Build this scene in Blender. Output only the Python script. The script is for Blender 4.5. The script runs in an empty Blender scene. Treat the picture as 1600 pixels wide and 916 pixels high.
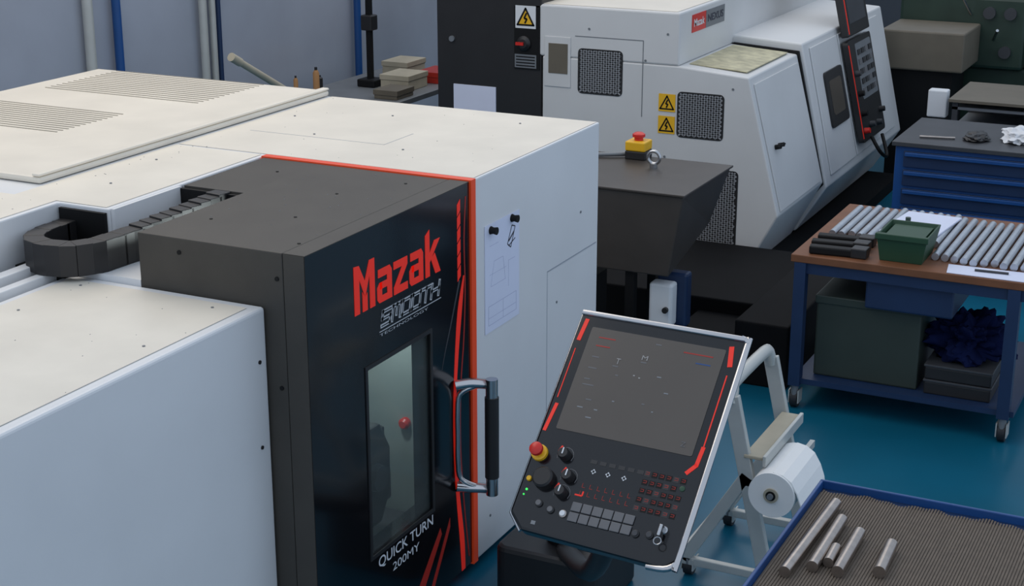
import bpy, bmesh, math, random
from mathutils import Vector, Matrix, noise
random.seed(4)
R=math.radians
sc=bpy.context.scene
COL=bpy.context.collection
# ------------------------------------------------------------ materials
def lin(v):
    v/=255.0
    return v/12.92 if v<=.04045 else ((v+.055)/1.055)**2.4
def mat(name,rgb,rough=.5,metal=0,var=.06,scale=6,bump=0,bscale=200,spec=.5,coat=0,emit=0):
    m=bpy.data.materials.new(name);m.use_nodes=True;nt=m.node_tree
    b=nt.nodes['Principled BSDF']
    base=[lin(x) for x in rgb]+[1]
    tc=nt.nodes.new('ShaderNodeTexCoord')
    nz=nt.nodes.new('ShaderNodeTexNoise');nz.inputs['Scale'].default_value=scale;nz.inputs['Detail'].default_value=5
    nt.links.new(tc.outputs['Object'],nz.inputs['Vector'])
    rp=nt.nodes.new('ShaderNodeValToRGB')
    rp.color_ramp.elements[0].position=.3;rp.color_ramp.elements[1].position=.7
    rp.color_ramp.elements[0].color=[x*(1-var) for x in base[:3]]+[1]
    rp.color_ramp.elements[1].color=[min(1,x*(1+var)) for x in base[:3]]+[1]
    nt.links.new(nz.outputs['Fac'],rp.inputs['Fac']);nt.links.new(rp.outputs['Color'],b.inputs['Base Color'])
    b.inputs['Roughness'].default_value=rough;b.inputs['Metallic'].default_value=metal
    b.inputs['Specular IOR Level'].default_value=spec
    if coat: b.inputs['Coat Weight'].default_value=coat;b.inputs['Coat Roughness'].default_value=.08
    if emit:
        b.inputs['Emission Color'].default_value=base;b.inputs['Emission Strength'].default_value=emit
    if bump:
        n2=nt.nodes.new('ShaderNodeTexNoise');n2.inputs['Scale'].default_value=bscale
        nt.links.new(tc.outputs['Object'],n2.inputs['Vector'])
        bp=nt.nodes.new('ShaderNodeBump');bp.inputs['Strength'].default_value=bump;bp.inputs['Distance'].default_value=.002
        nt.links.new(n2.outputs['Fac'],bp.inputs['Height']);nt.links.new(bp.outputs['Normal'],b.inputs['Normal'])
    return m
M={}
def dm(k,*a,**kw): M[k]=mat(*a,**kw)
dm('white','white_paint',(226,227,228),.38,var=.03,scale=2.5,bump=.08)
dm('whiteB','white_paint_grey',(210,211,211),.42,var=.04,scale=2,bump=.08)
dm('top','warm_lit_white',(229,222,208),.42,var=.06,scale=3,bump=.1)  # white paint warmed to carry the lamp light on upper faces
dm('blk','black_gloss',(15,15,18),.16,var=.1,spec=.5,coat=.2)
dm('house','black_powder_coat',(66,62,56),.55,var=.12,scale=5,bump=.25,bscale=400)
dm('dark','dark_plastic',(36,35,36),.45,var=.1)
dm('black','deep_black',(13,13,14),.6,var=.1,spec=.3)
dm('shadeblk','shade_black',(12,12,14),.8,var=.2,spec=.2)  # black lowered to hold the shade between machines and bench
dm('orange','orange_paint',(232,76,34),.4,var=.03,emit=.08)  # slight emission lifts the paint, though it is no lamp
dm('red','red_print',(232,46,28),.35,var=.02,emit=.2)  # print glows a little, brightness put into the colour
dm('redd','dark_red_print',(160,38,28),.4,var=.05,emit=.05)  # faint emission brightens the dark red
dm('silver','brushed_silver',(190,192,195),.25,1,var=.05)
dm('logo','silver_logo',(205,207,210),.3,.2,var=.05)
dm('steel','turned_steel',(172,163,156),.28,.95,var=.12,scale=30)
dm('steelb','bright_bar_steel',(190,195,202),.32,.75,var=.08,scale=20)
dm('chrome','chrome',(200,198,198),.16,1,var=.02)
dm('paper','paper',(218,223,242),.8,var=.02)
dm('ink','ink',(170,175,205),.8,var=.1)
dm('inkd','dark_ink',(60,62,75),.8,var=.1)
dm('wprint','white_print',(222,225,228),.5,var=.02)
dm('screen','screen_glass',(90,83,76),.2,var=.06,scale=2)
dm('key','grey_key',(104,104,106),.5,var=.05)
dm('keyl','light_readout',(160,158,156),.5,var=.05)
dm('keyd','dark_key',(46,46,48),.5,var=.05)
dm('yellow','yellow_plastic',(238,184,34),.4,var=.03)
dm('redp','red_plastic',(208,42,32),.35,var=.03)
dm('green','green_led',(60,220,90),.4,emit=1)
dm('blue','blue_paint',(26,74,134),.4,var=.08)
dm('blued','dark_blue_paint',(26,48,82),.45,var=.1)
dm('bluec','blue_cloth',(20,28,62),.95,var=.25,scale=12,spec=.05)
dm('bench','hardboard_top',(118,74,46),.6,var=.14,scale=9)
dm('gbin','green_plastic',(36,72,50),.5,var=.06)
dm('gcab','dark_green_paint',(50,60,54),.5,var=.08)
dm('gmach','machine_green',(42,60,50),.4,var=.15,scale=7)
dm('olive','grey_beige_paint',(104,97,84),.55,var=.08)
dm('grey','grey_metal',(126,130,134),.45,.3,var=.08)
dm('meshg','vent_mesh_paint',(150,152,156),.5,.1,var=.05)
dm('greyd','dark_grey_metal',(66,68,72),.5,.2,var=.1)
dm('conv','conveyor_paint',(62,57,53),.45,var=.12)
dm('matr','ribbed_rubber',(106,94,82),.75,var=.12,scale=30)
dm('alu','aluminium_frame',(192,194,190),.42,.3,var=.06)
dm('board','pale_board',(176,168,148),.6,var=.1)
dm('roll','paper_roll_white',(238,238,236),.9,var=.02,bump=.3,bscale=60)
dm('cloth','white_cloth',(225,226,228),.9,var=.04)
dm('caster','caster_rubber',(34,36,40),.6)
dm('tint','hood_tread_plate',(184,178,146),.5,var=.28,scale=14)
dm('inner','machine_interior',(150,160,158),.5,.0,var=.1,scale=4)
dm('wood','pale_wood',(176,130,84),.7,var=.15)
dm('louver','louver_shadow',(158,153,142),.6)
dm('seam','seam',(160,165,174),.6)
def glass(name,rgb,alpha):
    m=bpy.data.materials.new(name);m.use_nodes=True;nt=m.node_tree;nt.nodes.clear()
    o=nt.nodes.new('ShaderNodeOutputMaterial');t=nt.nodes.new('ShaderNodeBsdfTransparent');g=nt.nodes.new('ShaderNodeBsdfPrincipled')
    t.inputs[0].default_value=(.9,.93,.93,1)
    g.inputs['Base Color'].default_value=[lin(x) for x in rgb]+[1];g.inputs['Roughness'].default_value=.08
    mx=nt.nodes.new('ShaderNodeMixShader');mx.inputs[0].default_value=alpha
    nt.links.new(t.outputs[0],mx.inputs[1]);nt.links.new(g.outputs[0],mx.inputs[2]);nt.links.new(mx.outputs[0],o.inputs[0])
    return m
M['glass']=glass('door_glass',(96,104,104),.32)
# ------------------------------------------------------------ builders
WL={}
I=(Vector((0,0,0)),Vector((1,0,0)),Vector((0,1,0)),Vector((0,0,1)))
FY=(Vector((0,0,0)),Vector((1,0,0)),Vector((0,0,1)),Vector((0,-1,0)))
FX=(Vector((0,0,0)),Vector((0,1,0)),Vector((0,0,1)),Vector((1,0,0)))
def frame(o,a,b):
    a=Vector(a).normalized();b=Vector(b).normalized();return (Vector(o),a,b,a.cross(b))
def tw(fr,p): return fr[0]+fr[1]*p[0]+fr[2]*p[1]+fr[3]*p[2]
def mk(name,vs,fs,mt,parent=None,fr=I,bev=0,smooth=False,seg=2,label=None):
    vs=[tw(fr,v) for v in vs]
    mn=Vector([min(v[i] for v in vs) for i in range(3)]);mx=Vector([max(v[i] for v in vs) for i in range(3)])
    c=(mn+mx)/2;c.z=mn.z
    me=bpy.data.meshes.new(name);me.from_pydata([v-c for v in vs],[],fs)
    bm=bmesh.new();bm.from_mesh(me);bmesh.ops.recalc_face_normals(bm,faces=bm.faces);bm.to_mesh(me);bm.free()
    me.materials.append(mt if not isinstance(mt,str) else M[mt])
    ob=bpy.data.objects.new(name,me);COL.objects.link(ob)
    if smooth:
        for p in me.polygons:p.use_smooth=True
        es=ob.modifiers.new('es','EDGE_SPLIT');es.split_angle=R(38)
    if bev:
        b=ob.modifiers.new('bev','BEVEL');b.width=bev;b.segments=seg;b.limit_method='ANGLE';b.angle_limit=R(40)
    if parent is not None:
        ob.parent=parent;ob.location=c-WL[parent.name]
    else: ob.location=c
    WL[ob.name]=c
    if label: ob['label']=label
    return ob
def bx(x0,x1,y0,y1,z0,z1,off=0):
    v=[(x,y,z) for z in(z0,z1) for y in(y0,y1) for x in(x0,x1)]
    f=[(0,2,3,1),(4,5,7,6),(0,1,5,4),(2,6,7,3),(0,4,6,2),(1,3,7,5)]
    return v,[tuple(i+off for i in q) for q in f]
def box(name,x0,x1,y0,y1,z0,z1,mt,parent=None,fr=I,bev=0,**k):
    v,f=bx(x0,x1,y0,y1,z0,z1);return mk(name,v,f,mt,parent,fr,bev,**k)
def boxes(name,L,mt,parent=None,fr=I,bev=0,**k):
    V=[];F=[]
    for b in L:
        v,f=bx(*b,off=len(V));V+=v;F+=f
    return mk(name,V,F,mt,parent,fr,bev,**k)
def each(name,L,mt,parent=None,fr=I,bev=0,**k):
    for b in L: box(name,*b,mt,parent,fr,bev,**k)
def prisms(name,polys,c0,c1,mt,parent=None,fr=I,bev=0,**k):
    V=[];F=[]
    for P in polys:
        n=len(P);o=len(V)
        V+=[(p[0],p[1],c0) for p in P]+[(p[0],p[1],c1) for p in P]
        F.append(tuple(o+i for i in range(n)));F.append(tuple(o+n+i for i in reversed(range(n))))
        for i in range(n):
            j=(i+1)%n;F.append((o+i,o+j,o+n+j,o+n+i))
    return mk(name,V,F,mt,parent,fr,bev,**k)
def cylgeo(p0,p1,r,seg=20,r1=None,off=0):
    p0=Vector(p0);p1=Vector(p1);d=(p1-p0).normalized()
    u=d.orthogonal().normalized();w=d.cross(u);r1=r if r1 is None else r1
    V=[];F=[]
    for k,(p,q) in enumerate(((p0,r),(p1,r1))):
        for i in range(seg):
            a=2*math.pi*i/seg;V.append(tuple(p+u*math.cos(a)*q+w*math.sin(a)*q))
    F.append(tuple(off+i for i in range(seg)));F.append(tuple(off+seg+i for i in reversed(range(seg))))
    for i in range(seg):
        j=(i+1)%seg;F.append((off+i,off+j,off+seg+j,off+seg+i))
    return V,F
def cyl(name,p0,p1,r,mt,parent=None,fr=I,seg=20,r1=None,bev=0,**k):
    V,F=cylgeo(p0,p1,r,seg,r1);return mk(name,V,F,mt,parent,fr,bev,smooth=True,**k)
def tube(name,pts,r,mt,parent=None,fr=I,seg=12,closed=False,**k):
    P=[Vector(p) for p in pts];n=len(P);V=[];F=[];prev=None
    for i,p in enumerate(P):
        if closed: d=(P[(i+1)%n]-P[i-1]).normalized()
        else: d=(P[min(i+1,n-1)]-P[max(i-1,0)]).normalized()
        if prev is None: u=d.orthogonal().normalized()
        else: u=(prev-d*prev.dot(d)).normalized()
        prev=u;w=d.cross(u)
        for j in range(seg):
            a=2*math.pi*j/seg;V.append(tuple(p+u*math.cos(a)*r+w*math.sin(a)*r))
    m=n if closed else n-1
    for i in range(m):
        for j in range(seg):
            k2=(j+1)%seg;b=((i+1)%n)*seg;F.append((i*seg+j,i*seg+k2,b+k2,b+j))
    if not closed:
        F.append(tuple(range(seg)));F.append(tuple((n-1)*seg+j for j in reversed(range(seg))))
    return mk(name,V,F,mt,parent,fr,smooth=True,**k)
def smoothpts(P,n=6):
    P=[Vector(p) for p in P];out=[]
    for i in range(len(P)-1):
        p0=P[max(i-1,0)];p1=P[i];p2=P[i+1];p3=P[min(i+2,len(P)-1)]
        for k in range(n):
            t=k/n
            out.append(.5*((2*p1)+(p2-p0)*t+(2*p0-5*p1+4*p2-p3)*t*t+(-p0+3*p1-3*p2+p3)*t**3))
    out.append(P[-1]);return out
def ribbon(pts,w,ext=0):
    out=[]
    if not isinstance(w,(list,tuple)): w=[w]*len(pts)
    for i in range(len(pts)-1):
        a=Vector(pts[i]);b=Vector(pts[i+1]);d=(b-a).normalized();n=Vector((-d.y,d.x));a=a-d*ext;b=b+d*ext
        out.append([a+n*w[i]/2,b+n*w[i+1]/2,b-n*w[i+1]/2,a-n*w[i]/2])
    return out
def lathe(name,prof,o,mt,parent=None,fr=I,seg=24,**k):
    V=[];F=[];n=len(prof)
    for i in range(seg):
        a=2*math.pi*i/seg
        for r,z in prof: V.append((o[0]+r*math.cos(a),o[1]+r*math.sin(a),o[2]+z))
    for i in range(seg):
        j=(i+1)%seg
        for q in range(n-1): F.append((i*n+q,j*n+q,j*n+q+1,i*n+q+1))
    F.append(tuple(i*n for i in range(seg)));F.append(tuple(i*n+n-1 for i in reversed(range(seg))))
    return mk(name,V,F,mt,parent,fr,smooth=True,**k)
def text(name,body,a0,a1,b0,b1,mt,parent,fr=FY,c=0.0,bold=0,th=.0015,shear=0):
    cu=bpy.data.curves.new('t','FONT');cu.body=body;cu.size=1;cu.offset=bold;cu.shear=shear;cu.resolution_u=4
    t=bpy.data.objects.new('t',cu);COL.objects.link(t)
    bpy.context.view_layer.update()
    me=bpy.data.meshes.new_from_object(t.evaluated_get(bpy.context.evaluated_depsgraph_get()))
    xs=[v.co.x for v in me.vertices];ys=[v.co.y for v in me.vertices]
    sx=(a1-a0)/(max(xs)-min(xs));sy=(b1-b0)/(max(ys)-min(ys))
    V=[(a0+(v.co.x-min(xs))*sx,b0+(v.co.y-min(ys))*sy,c+th) for v in me.vertices]
    F=[tuple(p.vertices) for p in me.polygons]
    bpy.data.objects.remove(t)
    return mk(name,V,F,mt,parent,fr)
def thing(name,label,cat,loc,group=None):
    e=bpy.data.objects.new(name,None);COL.objects.link(e);e.location=loc;e.empty_display_size=.1
    e['label']=label;e['category']=cat
    if group:e['group']=group
    WL[e.name]=Vector(loc);return e
def tag(o,label,cat,group=None):
    o['label']=label;o['category']=cat
    if group:o['group']=group
    return o
def st(o): o['kind']='structure';return o
def grille(name,a0,a1,b0,b1,c,mt,parent,fr,p=.028,w=.006):
    P=[];W=a1-a0;H=b1-b0;sl=1.3
    k=-H*sl
    while k<W:
        cand=[(k+H*i/60*sl,H*i/60) for i in range(61) if 0<=k+H*i/60*sl<=W]
        if len(cand)>=2:
            P+=ribbon([(a0+cand[0][0],b0+cand[0][1]),(a0+cand[-1][0],b0+cand[-1][1])],w)
            P+=ribbon([(a1-cand[0][0],b0+cand[0][1]),(a1-cand[-1][0],b0+cand[-1][1])],w)
        k+=p
    return prisms(name,P,c,c+.002,mt,parent,fr)
def rr(a0,a1,b0,b1,r,n=5):
    out=[]
    for cx,cy,s in((a1-r,b0+r,-90),(a1-r,b1-r,0),(a0+r,b1-r,90),(a0+r,b0+r,180)):
        for i in range(n+1):
            t=R(s+90*i/n);out.append((cx+r*math.cos(t),cy+r*math.sin(t)))
    return out
def warning(parent,a0,b0,s,c,fr,plate='yellow'):
    w=box('warning_sign',a0,a0+s,b0,b0+s,c,c+.002,plate,parent,fr,label='yellow electrical hazard warning sign')
    if plate!='yellow':
        prisms('triangle_field',[[(a0+s*.5,b0+s*.9),(a0+s*.08,b0+s*.15),(a0+s*.92,b0+s*.15)]],c+.002,c+.0025,'yellow',w,fr)
    t=[(a0+s*.5,b0+s*.88),(a0+s*.1,b0+s*.15),(a0+s*.9,b0+s*.15)]
    prisms('triangle_mark',ribbon(t+[t[0]],s*.08,s*.03),c+.0025,c+.0035,'black',w,fr)
    z=[(a0+s*.55,b0+s*.68),(a0+s*.43,b0+s*.43),(a0+s*.57,b0+s*.43),(a0+s*.47,b0+s*.22)]
    prisms('bolt_mark',ribbon(z,s*.08),c+.0025,c+.0035,'black',w,fr)
    return w
# ------------------------------------------------------------ setting
fm=mat('floor_epoxy',(12,94,120),.32,var=.14,scale=1.3,bump=.05,bscale=30)
st(box('floor',-6,15,-6,4.4,-.1,0,fm))
wm=mat('translucent_wall_sheet',(162,168,180),.22,var=.16,scale=.7)
st(box('wall_back',-3,15,4.32,4.4,0,4,wm))
st(box('wall_far',14.9,15,-6,4.3,0,3.2,mat('far_wall',(74,80,88),.6)))
for x,wd,mt in((3.97,.035,'alu'),(4.25,.03,'blue'),(5.18,.03,'alu'),(5.29,.025,'alu'),(5.36,.02,'blued'),(7.27,.03,'blue'),(9.6,.03,'blue'),(1.9,.03,'blue')):
    st(cyl('trim_1',(x,4.27,0),(x,4.27,4),wd,mt))
st(box('trim_2',-3,15,4.29,4.318,0,.12,'blued'))
# ------------------------------------------------------------ machine A
A=thing('cnc_lathe','large white turning centre with black glass door and vented top','machine',(.6,1.4,0))
foot=[(2.40,0),(2.40,2.87),(-1.7,2.87),(-1.7,1.19),(.2,1.19),(.2,.96),(1.18,.96),(1.18,0)]
prisms('body',[foot],.05,1.67,'white',A,bev=.006)
box('base_frame',-1.5,2.3,.3,2.8,0,.05,'black',A)
box('recess_tray',0.0,1.17,.672,.955,1.2,1.5,'white',A)
box('recess_shade',-.05,.195,.96,1.185,1.44,1.5,'black',A)  # black floor patch, shade inside the chain loop painted on
box('cable_opening',.185,.199,.97,1.18,1.5,1.655,'black',A)  # black plates paint the darkness of the two openings
box('cable_opening',.59,.609,.675,.955,1.5,1.662,'black',A)
box('recess_rear',.21,.6,.945,.959,1.5,1.668,'white',A)
cv=box('side_cover',-1.7,-.004,.16,.98,.05,1.48,'white',A,bev=.012,seg=3)
box('lid',-1.66,-.05,.20,.94,1.481,1.4835,'top',cv,bev=.001)
box('slide_rail',-1.7,-.02,1.0,1.04,1.44,1.50,'white',A,bev=.004)
box('slide_rail',-1.7,-.02,1.07,1.12,1.44,1.52,'white',A,bev=.004)
box('warm_lit_sheet',1.19,2.39,.01,1.41,1.671,1.6725,'top',A)  # thin overlays putting the warm overhead light into the top colour
box('warm_lit_sheet',-1.69,.21,1.21,2.86,1.671,1.6725,'top',A)
box('warm_lit_sheet',.21,1.17,.98,1.41,1.671,1.6725,'top',A)
pl=prisms('raised_cover',[[(.37,1.43),(2.40,1.43),(2.40,2.86),(.37,2.86)]],1.672,1.70,'top',A,bev=.012)
prisms('cover_ridge',[[(.37,1.43),(2.40,1.43),(2.40,1.47),(.37,1.47)]],1.70,1.712,'top',A,bev=.006)
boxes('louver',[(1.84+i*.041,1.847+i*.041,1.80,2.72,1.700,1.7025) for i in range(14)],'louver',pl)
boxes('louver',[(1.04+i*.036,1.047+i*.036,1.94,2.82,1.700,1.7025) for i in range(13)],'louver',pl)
box('panel_seam',1.85,2.38,1.112,1.118,0,.0015,'seam',A,FY)
box('panel_seam',1.85,1.853,.1,1.112,0,.0012,'seam',A,FY)
box('panel_seam',1.55,1.553,.62,1.30,1.6726,1.6732,'seam',A)
box('panel_seam',1.55,1.80,.62,.623,1.6726,1.6732,'seam',A)
prisms('door_housing',[[(0,.05),(0,1.67),(1.135,1.67),(1.135,.05),(1.105,.05),(1.105,1.64),(.03,1.64),(.03,.05)]],-.672,-.086,'house',A,FY,bev=.004)
box('housing_rear',.61,1.135,.668,.94,1.5,1.6698,'house',A)
prisms('trim_strip',[[(1.137,-.008),(1.175,-.008),(1.175,.955),(1.137,.955)]],.05,1.675,'orange',A)
for (x,y) in((.12,.1),(.25,.55),(.75,.35),(.95,.75),(1.0,.2),(.4,.3)):
    cyl('screw',(x,y,1.668),(x,y,1.672),.006,'black',A,seg=10)
for (y,z) in((.11,1.58),(.5,1.62),(.11,1.2)):
    cyl('screw',(-.003,y,z),(.001,y,z),.008,'black',A,seg=10)
for (x,z) in((1.95,.95),(1.3,.2),(2.2,1.3)):
    cyl('screw',(x,.001,z),(x,-.003,z),.006,'grey',A,seg=10)
for (x,z) in((-.05,1.3),(-.06,1.0)):
    cyl('screw',(x,.161,z),(x,.156,z),.007,'dark',A,seg=10)
for (x,y) in((-.1,.3),(-.5,.26),(-.4,.85),(-.1,.85)):
    cyl('screw',(x,y,1.4835),(x,y,1.486),.005,'grey',A,seg=10)
for (x,y) in((1.5,.5),(1.6,1.0),(2.1,.9),(2.2,.3),(1.9,1.3),(.5,1.2),(.9,1.3),(-.2,1.6),(.1,1.9)):
    cyl('screw',(x,y,1.6725),(x,y,1.676),.005,'grey',A,seg=8)
rnd=random.Random(11)
V=[];F=[]
for i in range(60):
    x=rnd.uniform(-.9,2.35);y=rnd.uniform(1.25,1.40) if x<1.2 else rnd.uniform(.05,1.38);s=rnd.uniform(.001,.003)
    v,f=bx(x,x+s*2,y,y+s,1.6725,1.6735,off=len(V));V+=v;F+=f
for i in range(16):
    x=rnd.uniform(-1.2,-.06);y=rnd.uniform(.2,.93);s=rnd.uniform(.001,.0022)
    v,f=bx(x,x+s*2,y,y+s,1.4835,1.4845,off=len(V));V+=v;F+=f
dd=mk('metal_swarf',V,F,'grey',A);dd['kind']='stuff'
V=[];F=[]
for i in range(50):
    x=rnd.uniform(.05,1.1);y=rnd.uniform(.1,.62);s=rnd.uniform(.0012,.003)
    v,f=bx(x,x+s*2,y,y+s,1.670,1.671,off=len(V));V+=v;F+=f
dd=mk('metal_swarf',V,F,'silver',A);dd['kind']='stuff'
# door
D=boxes('door',[(0,.36,0,.08,.06,1.668),(.81,1.135,0,.08,.06,1.668),(.36,.81,0,.08,.06,.44),(.36,.81,0,.08,1.16,1.668)],'blk',A)
box('door_edge',-.002,.0,.002,.082,.06,1.668,'house',D)
box('door_edge',0,1.135,.0005,.083,1.668,1.6705,'house',D)
box('window_pane',.36,.81,.012,.018,.44,1.16,'glass',D)
prisms('window_frame',[[(.345,.425),(.825,.425),(.825,.44),(.345,.44)],[(.345,1.16),(.825,1.16),(.825,1.175),(.345,1.175)],[(.345,.44),(.36,.44),(.36,1.16),(.345,1.16)],[(.81,.44),(.825,.44),(.825,1.16),(.81,1.16)]],0,.004,'dark',D,FY)
box('interior_wall',.1,1.08,.60,.63,.2,1.5,'inner',A)
box('interior_floor',.1,1.08,.1,.6,.08,.12,'inner',A)
box('interior_wall',1.04,1.08,.1,.6,.12,1.5,'inner',A)
tu=prisms('turret',[[(.62+.13*math.cos(R(a)),.62+.22*math.sin(R(a))) for a in range(22,382,45)]],-.30,-.14,'dark',A,FY,bev=.01)
lathe('turret_hub',[(.0,0),(.055,0),(.05,.03),(0,.03)],(.62,.62,-.14),'greyd',tu,FY)
box('tool_holder',.73,.81,.18,.28,.45,.58,'greyd',tu,bev=.01)
box('tool_holder',.70,.77,.18,.28,.68,.77,'dark',tu,bev=.01)
cyl('coolant_nozzle',(.80,.25,.60),(.77,.18,.53),.010,'yellow',A)
box('tailstock',.66,1.02,.16,.5,.12,.30,'greyd',A,bev=.03)
FW=(Vector((1.04,0,0)),Vector((0,-1,0)),Vector((0,0,1)),Vector((-1,0,0)))
lathe('stop_button',[(.0,0),(.024,0),(.024,.02),(.015,.03),(0,.03)],(-.245,.67,0),'redp',A,FW)
# door graphics
P=[]
for i in range(6):
    z=1.615-i*.052;P.append([(1.035,z-.058),(1.06,z-.040),(1.06,z+.004),(1.035,z-.014)])
prisms('graphic_stripe',P,0,.0012,'red',D,FY)
def crib(pts,ws):
    q=[(a,b,w) for (a,b),w in zip(pts,ws)];s=smoothpts(q,5)
    return ribbon([(v[0],v[1]) for v in s],[v[2] for v in s])
prisms('graphic_stripe',crib([(1.085,1.31),(1.05,1.18),(1.02,1.0),(1.0,.8),(1.0,.6),(1.02,.4),(1.05,.2),(1.06,.06)],[.008,.034,.028,.022,.022,.028,.036,.03]),0,.0012,'red',D,FY)
prisms('graphic_stripe',crib([(1.105,1.62),(1.09,1.45),(1.095,1.25),(1.08,1.05),(1.05,.85),(1.045,.6),(1.07,.35),(1.11,.1)],[.008]*8),0,.0011,'redd',D,FY)
prisms('graphic_stripe',crib([(1.05,1.30),(.98,1.15),(.93,1.05),(.90,.98)],[.012,.008,.006,.003]),0,.0010,'greyd',D,FY)
prisms('graphic_stripe',[[(.60,.06),(.68,.06),(.88,.30),(.87,.33)]],0,.0011,'redd',D,FY)
prisms('graphic_stripe',[[(.76,.06),(.79,.06),(.95,.30),(.95,.34)]],0,.0011,'redd',D,FY)
def glyphs():
    out=[[(0,0),(.21,0),(.21,.72),(0,1)],[(0,1),(.21,.72),(.21,.98)],
          [(.21,.98),(.21,.70),(.43,.28),(.43,.62)],[(.43,.62),(.43,.28),(.62,.70),(.62,1.0)],
          [(.62,1.0),(.62,0.0),(.83,0.0),(.83,1.0)],[(.32,0),(.52,0),(.52,.36),(.43,.28),(.32,.42)]]
    def a(x):
        h=.70
        return [[(x+.05,h),(x+.05,h-.17),(x+.42,h-.17),(x+.42,h)],[(x+.42,h),(x+.42,0),(x+.62,0),(x+.62,h-.1),(x+.54,h)],
                [(x+.1,.42),(x+.1,.28),(x+.42,.28),(x+.42,.42)],[(x,.33),(x,.08),(x+.08,0),(x+.2,0),(x+.2,.42),(x+.1,.42)],[(x+.2,0),(x+.42,0),(x+.42,.14),(x+.2,.14)]]
    out+=a(.92)
    x=1.62
    out+=[[(x,.70),(x,.54),(x+.6,.54),(x+.6,.70)],[(x+.36,.54),(x+.6,.54),(x+.24,.16),(x,.16)],[(x,0),(x+.6,0),(x+.6,.16),(x,.16)]]
    out+=a(2.30)
    x=3.02
    out+=[[(x,0),(x+.2,0),(x+.2,1.02),(x,.92)],[(x+.2,.30),(x+.2,.50),(x+.42,.74),(x+.68,.74)],[(x+.26,.36),(x+.44,.46),(x+.70,0),(x+.46,0)]]
    return out
sx=.61/3.72;sz=.175
prisms('logo_lettering',[[(.29+p[0]*sx,1.38+p[1]*sz) for p in g] for g in glyphs()],0,.0015,'red',D,FY)
def block(word,a0,a1,b0,b1,gap=.28,sh=.22):
    G={'S':[[(1,1),(0,1),(0,.5),(1,.5),(1,0),(0,0)]],'M':[[(0,0),(0,1),(1,1),(1,0)],[(.5,1),(.5,.3)]],'O':[[(0,0),(0,1),(1,1),(1,0),(0,0)]],
       'T':[[(-.05,1),(1.05,1)],[(.5,1),(.5,0)]],'H':[[(0,0),(0,1)],[(1,0),(1,1)],[(0,.5),(1,.5)]]}
    n=len(word);w=(a1-a0)/(n+gap*(n-1));out=[]
    for i,ch in enumerate(word):
        for s in G[ch]:
            out.append([(a0+i*w*(1+gap)+p[0]*w+p[1]*sh*w,b0+p[1]*(b1-b0)) for p in s])
    return out
bl=block('SMOOTH',.465,.88,1.292,1.342)
P=[];P2=[]
for s in bl: P+=ribbon(s,.014,.007);P2+=ribbon(s,.004,.002)
prisms('logo_lettering',P,0,.0012,'logo',D,FY)
prisms('logo_lettering',P2,.0012,.0018,'blk',D,FY)
prisms('logo_lettering',[[(.45,1.272),(.90,1.272),(.90,1.275),(.45,1.275)]],0,.0012,'logo',D,FY)
text('logo_lettering','TECHNOLOGY',.45,.80,1.256,1.266,'logo',D)
text('lettering','QUICK TURN',.40,.81,.365,.415,'wprint',D,bold=.008)
text('lettering','200MY',.50,.70,.315,.348,'wprint',D)
# handle
H=tube('handle',smoothpts([(1.0,-.004,.885),(1.03,-.05,.892),(1.05,-.10,.892),(1.055,-.135,.892)],3),.021,'chrome',D,label='chrome D-shaped handle with black grip')
tube('bracket',smoothpts([(1.0,-.004,.455),(1.03,-.05,.448),(1.05,-.10,.448),(1.055,-.135,.448)],3),.021,'chrome',H)
tube('strap',smoothpts([(1.035,-.075,.885),(1.008,-.02,.85),(1.0,-.012,.77),(1.0,-.012,.67),(1.0,-.012,.57),(1.008,-.02,.49),(1.035,-.075,.455)],4),.011,'chrome',H)
cyl('grip',(1.055,-.135,.50),(1.055,-.135,.84),.028,'dark',H,bev=.006)
cyl('end_cap',(1.055,-.135,.84),(1.055,-.135,.915),.024,'chrome',H,bev=.007)
cyl('end_cap',(1.055,-.135,.425),(1.055,-.135,.50),.024,'chrome',H,bev=.007)
# cable chain
path=[(.19,1.14)]
for i in range(13):
    a=R(90+i*15);path.append((.055+.14*math.cos(a),1.0+.14*math.sin(a)))
path+=[(.12,.862),(.2,.855),(.27,.838),(.34,.818),(.41,.80),(.48,.785),(.55,.77),(.62,.76)]
pp=[Vector((p[0],p[1])) for p in path];seglen=.045
pts=[pp[0].copy()];cur=pp[0].copy()
for k in range(1,len(pp)):
    while (pp[k]-cur).length>=seglen:
        cur=cur+(pp[k]-cur).normalized()*seglen;pts.append(cur.copy())
CH=None
for k in range(len(pts)-1):
    a,b=pts[k],pts[k+1];d=(b-a).normalized();n=Vector((-d.y,d.x));z1=1.615+(max(0,(a.x-.15))*.13 if a.y<.95 else 0);z0=1.502
    q=[a-d*.009+n*.036,b+d*.007+n*.036,b+d*.007-n*.036,a-d*.009-n*.036]
    o=prisms('cable_chain' if CH is None else 'link',[[(v.x,v.y) for v in q]],z0,z1-.0015*(k%2),'dark',A if CH is None else CH,bev=.003)
    if CH is None: CH=o
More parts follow.
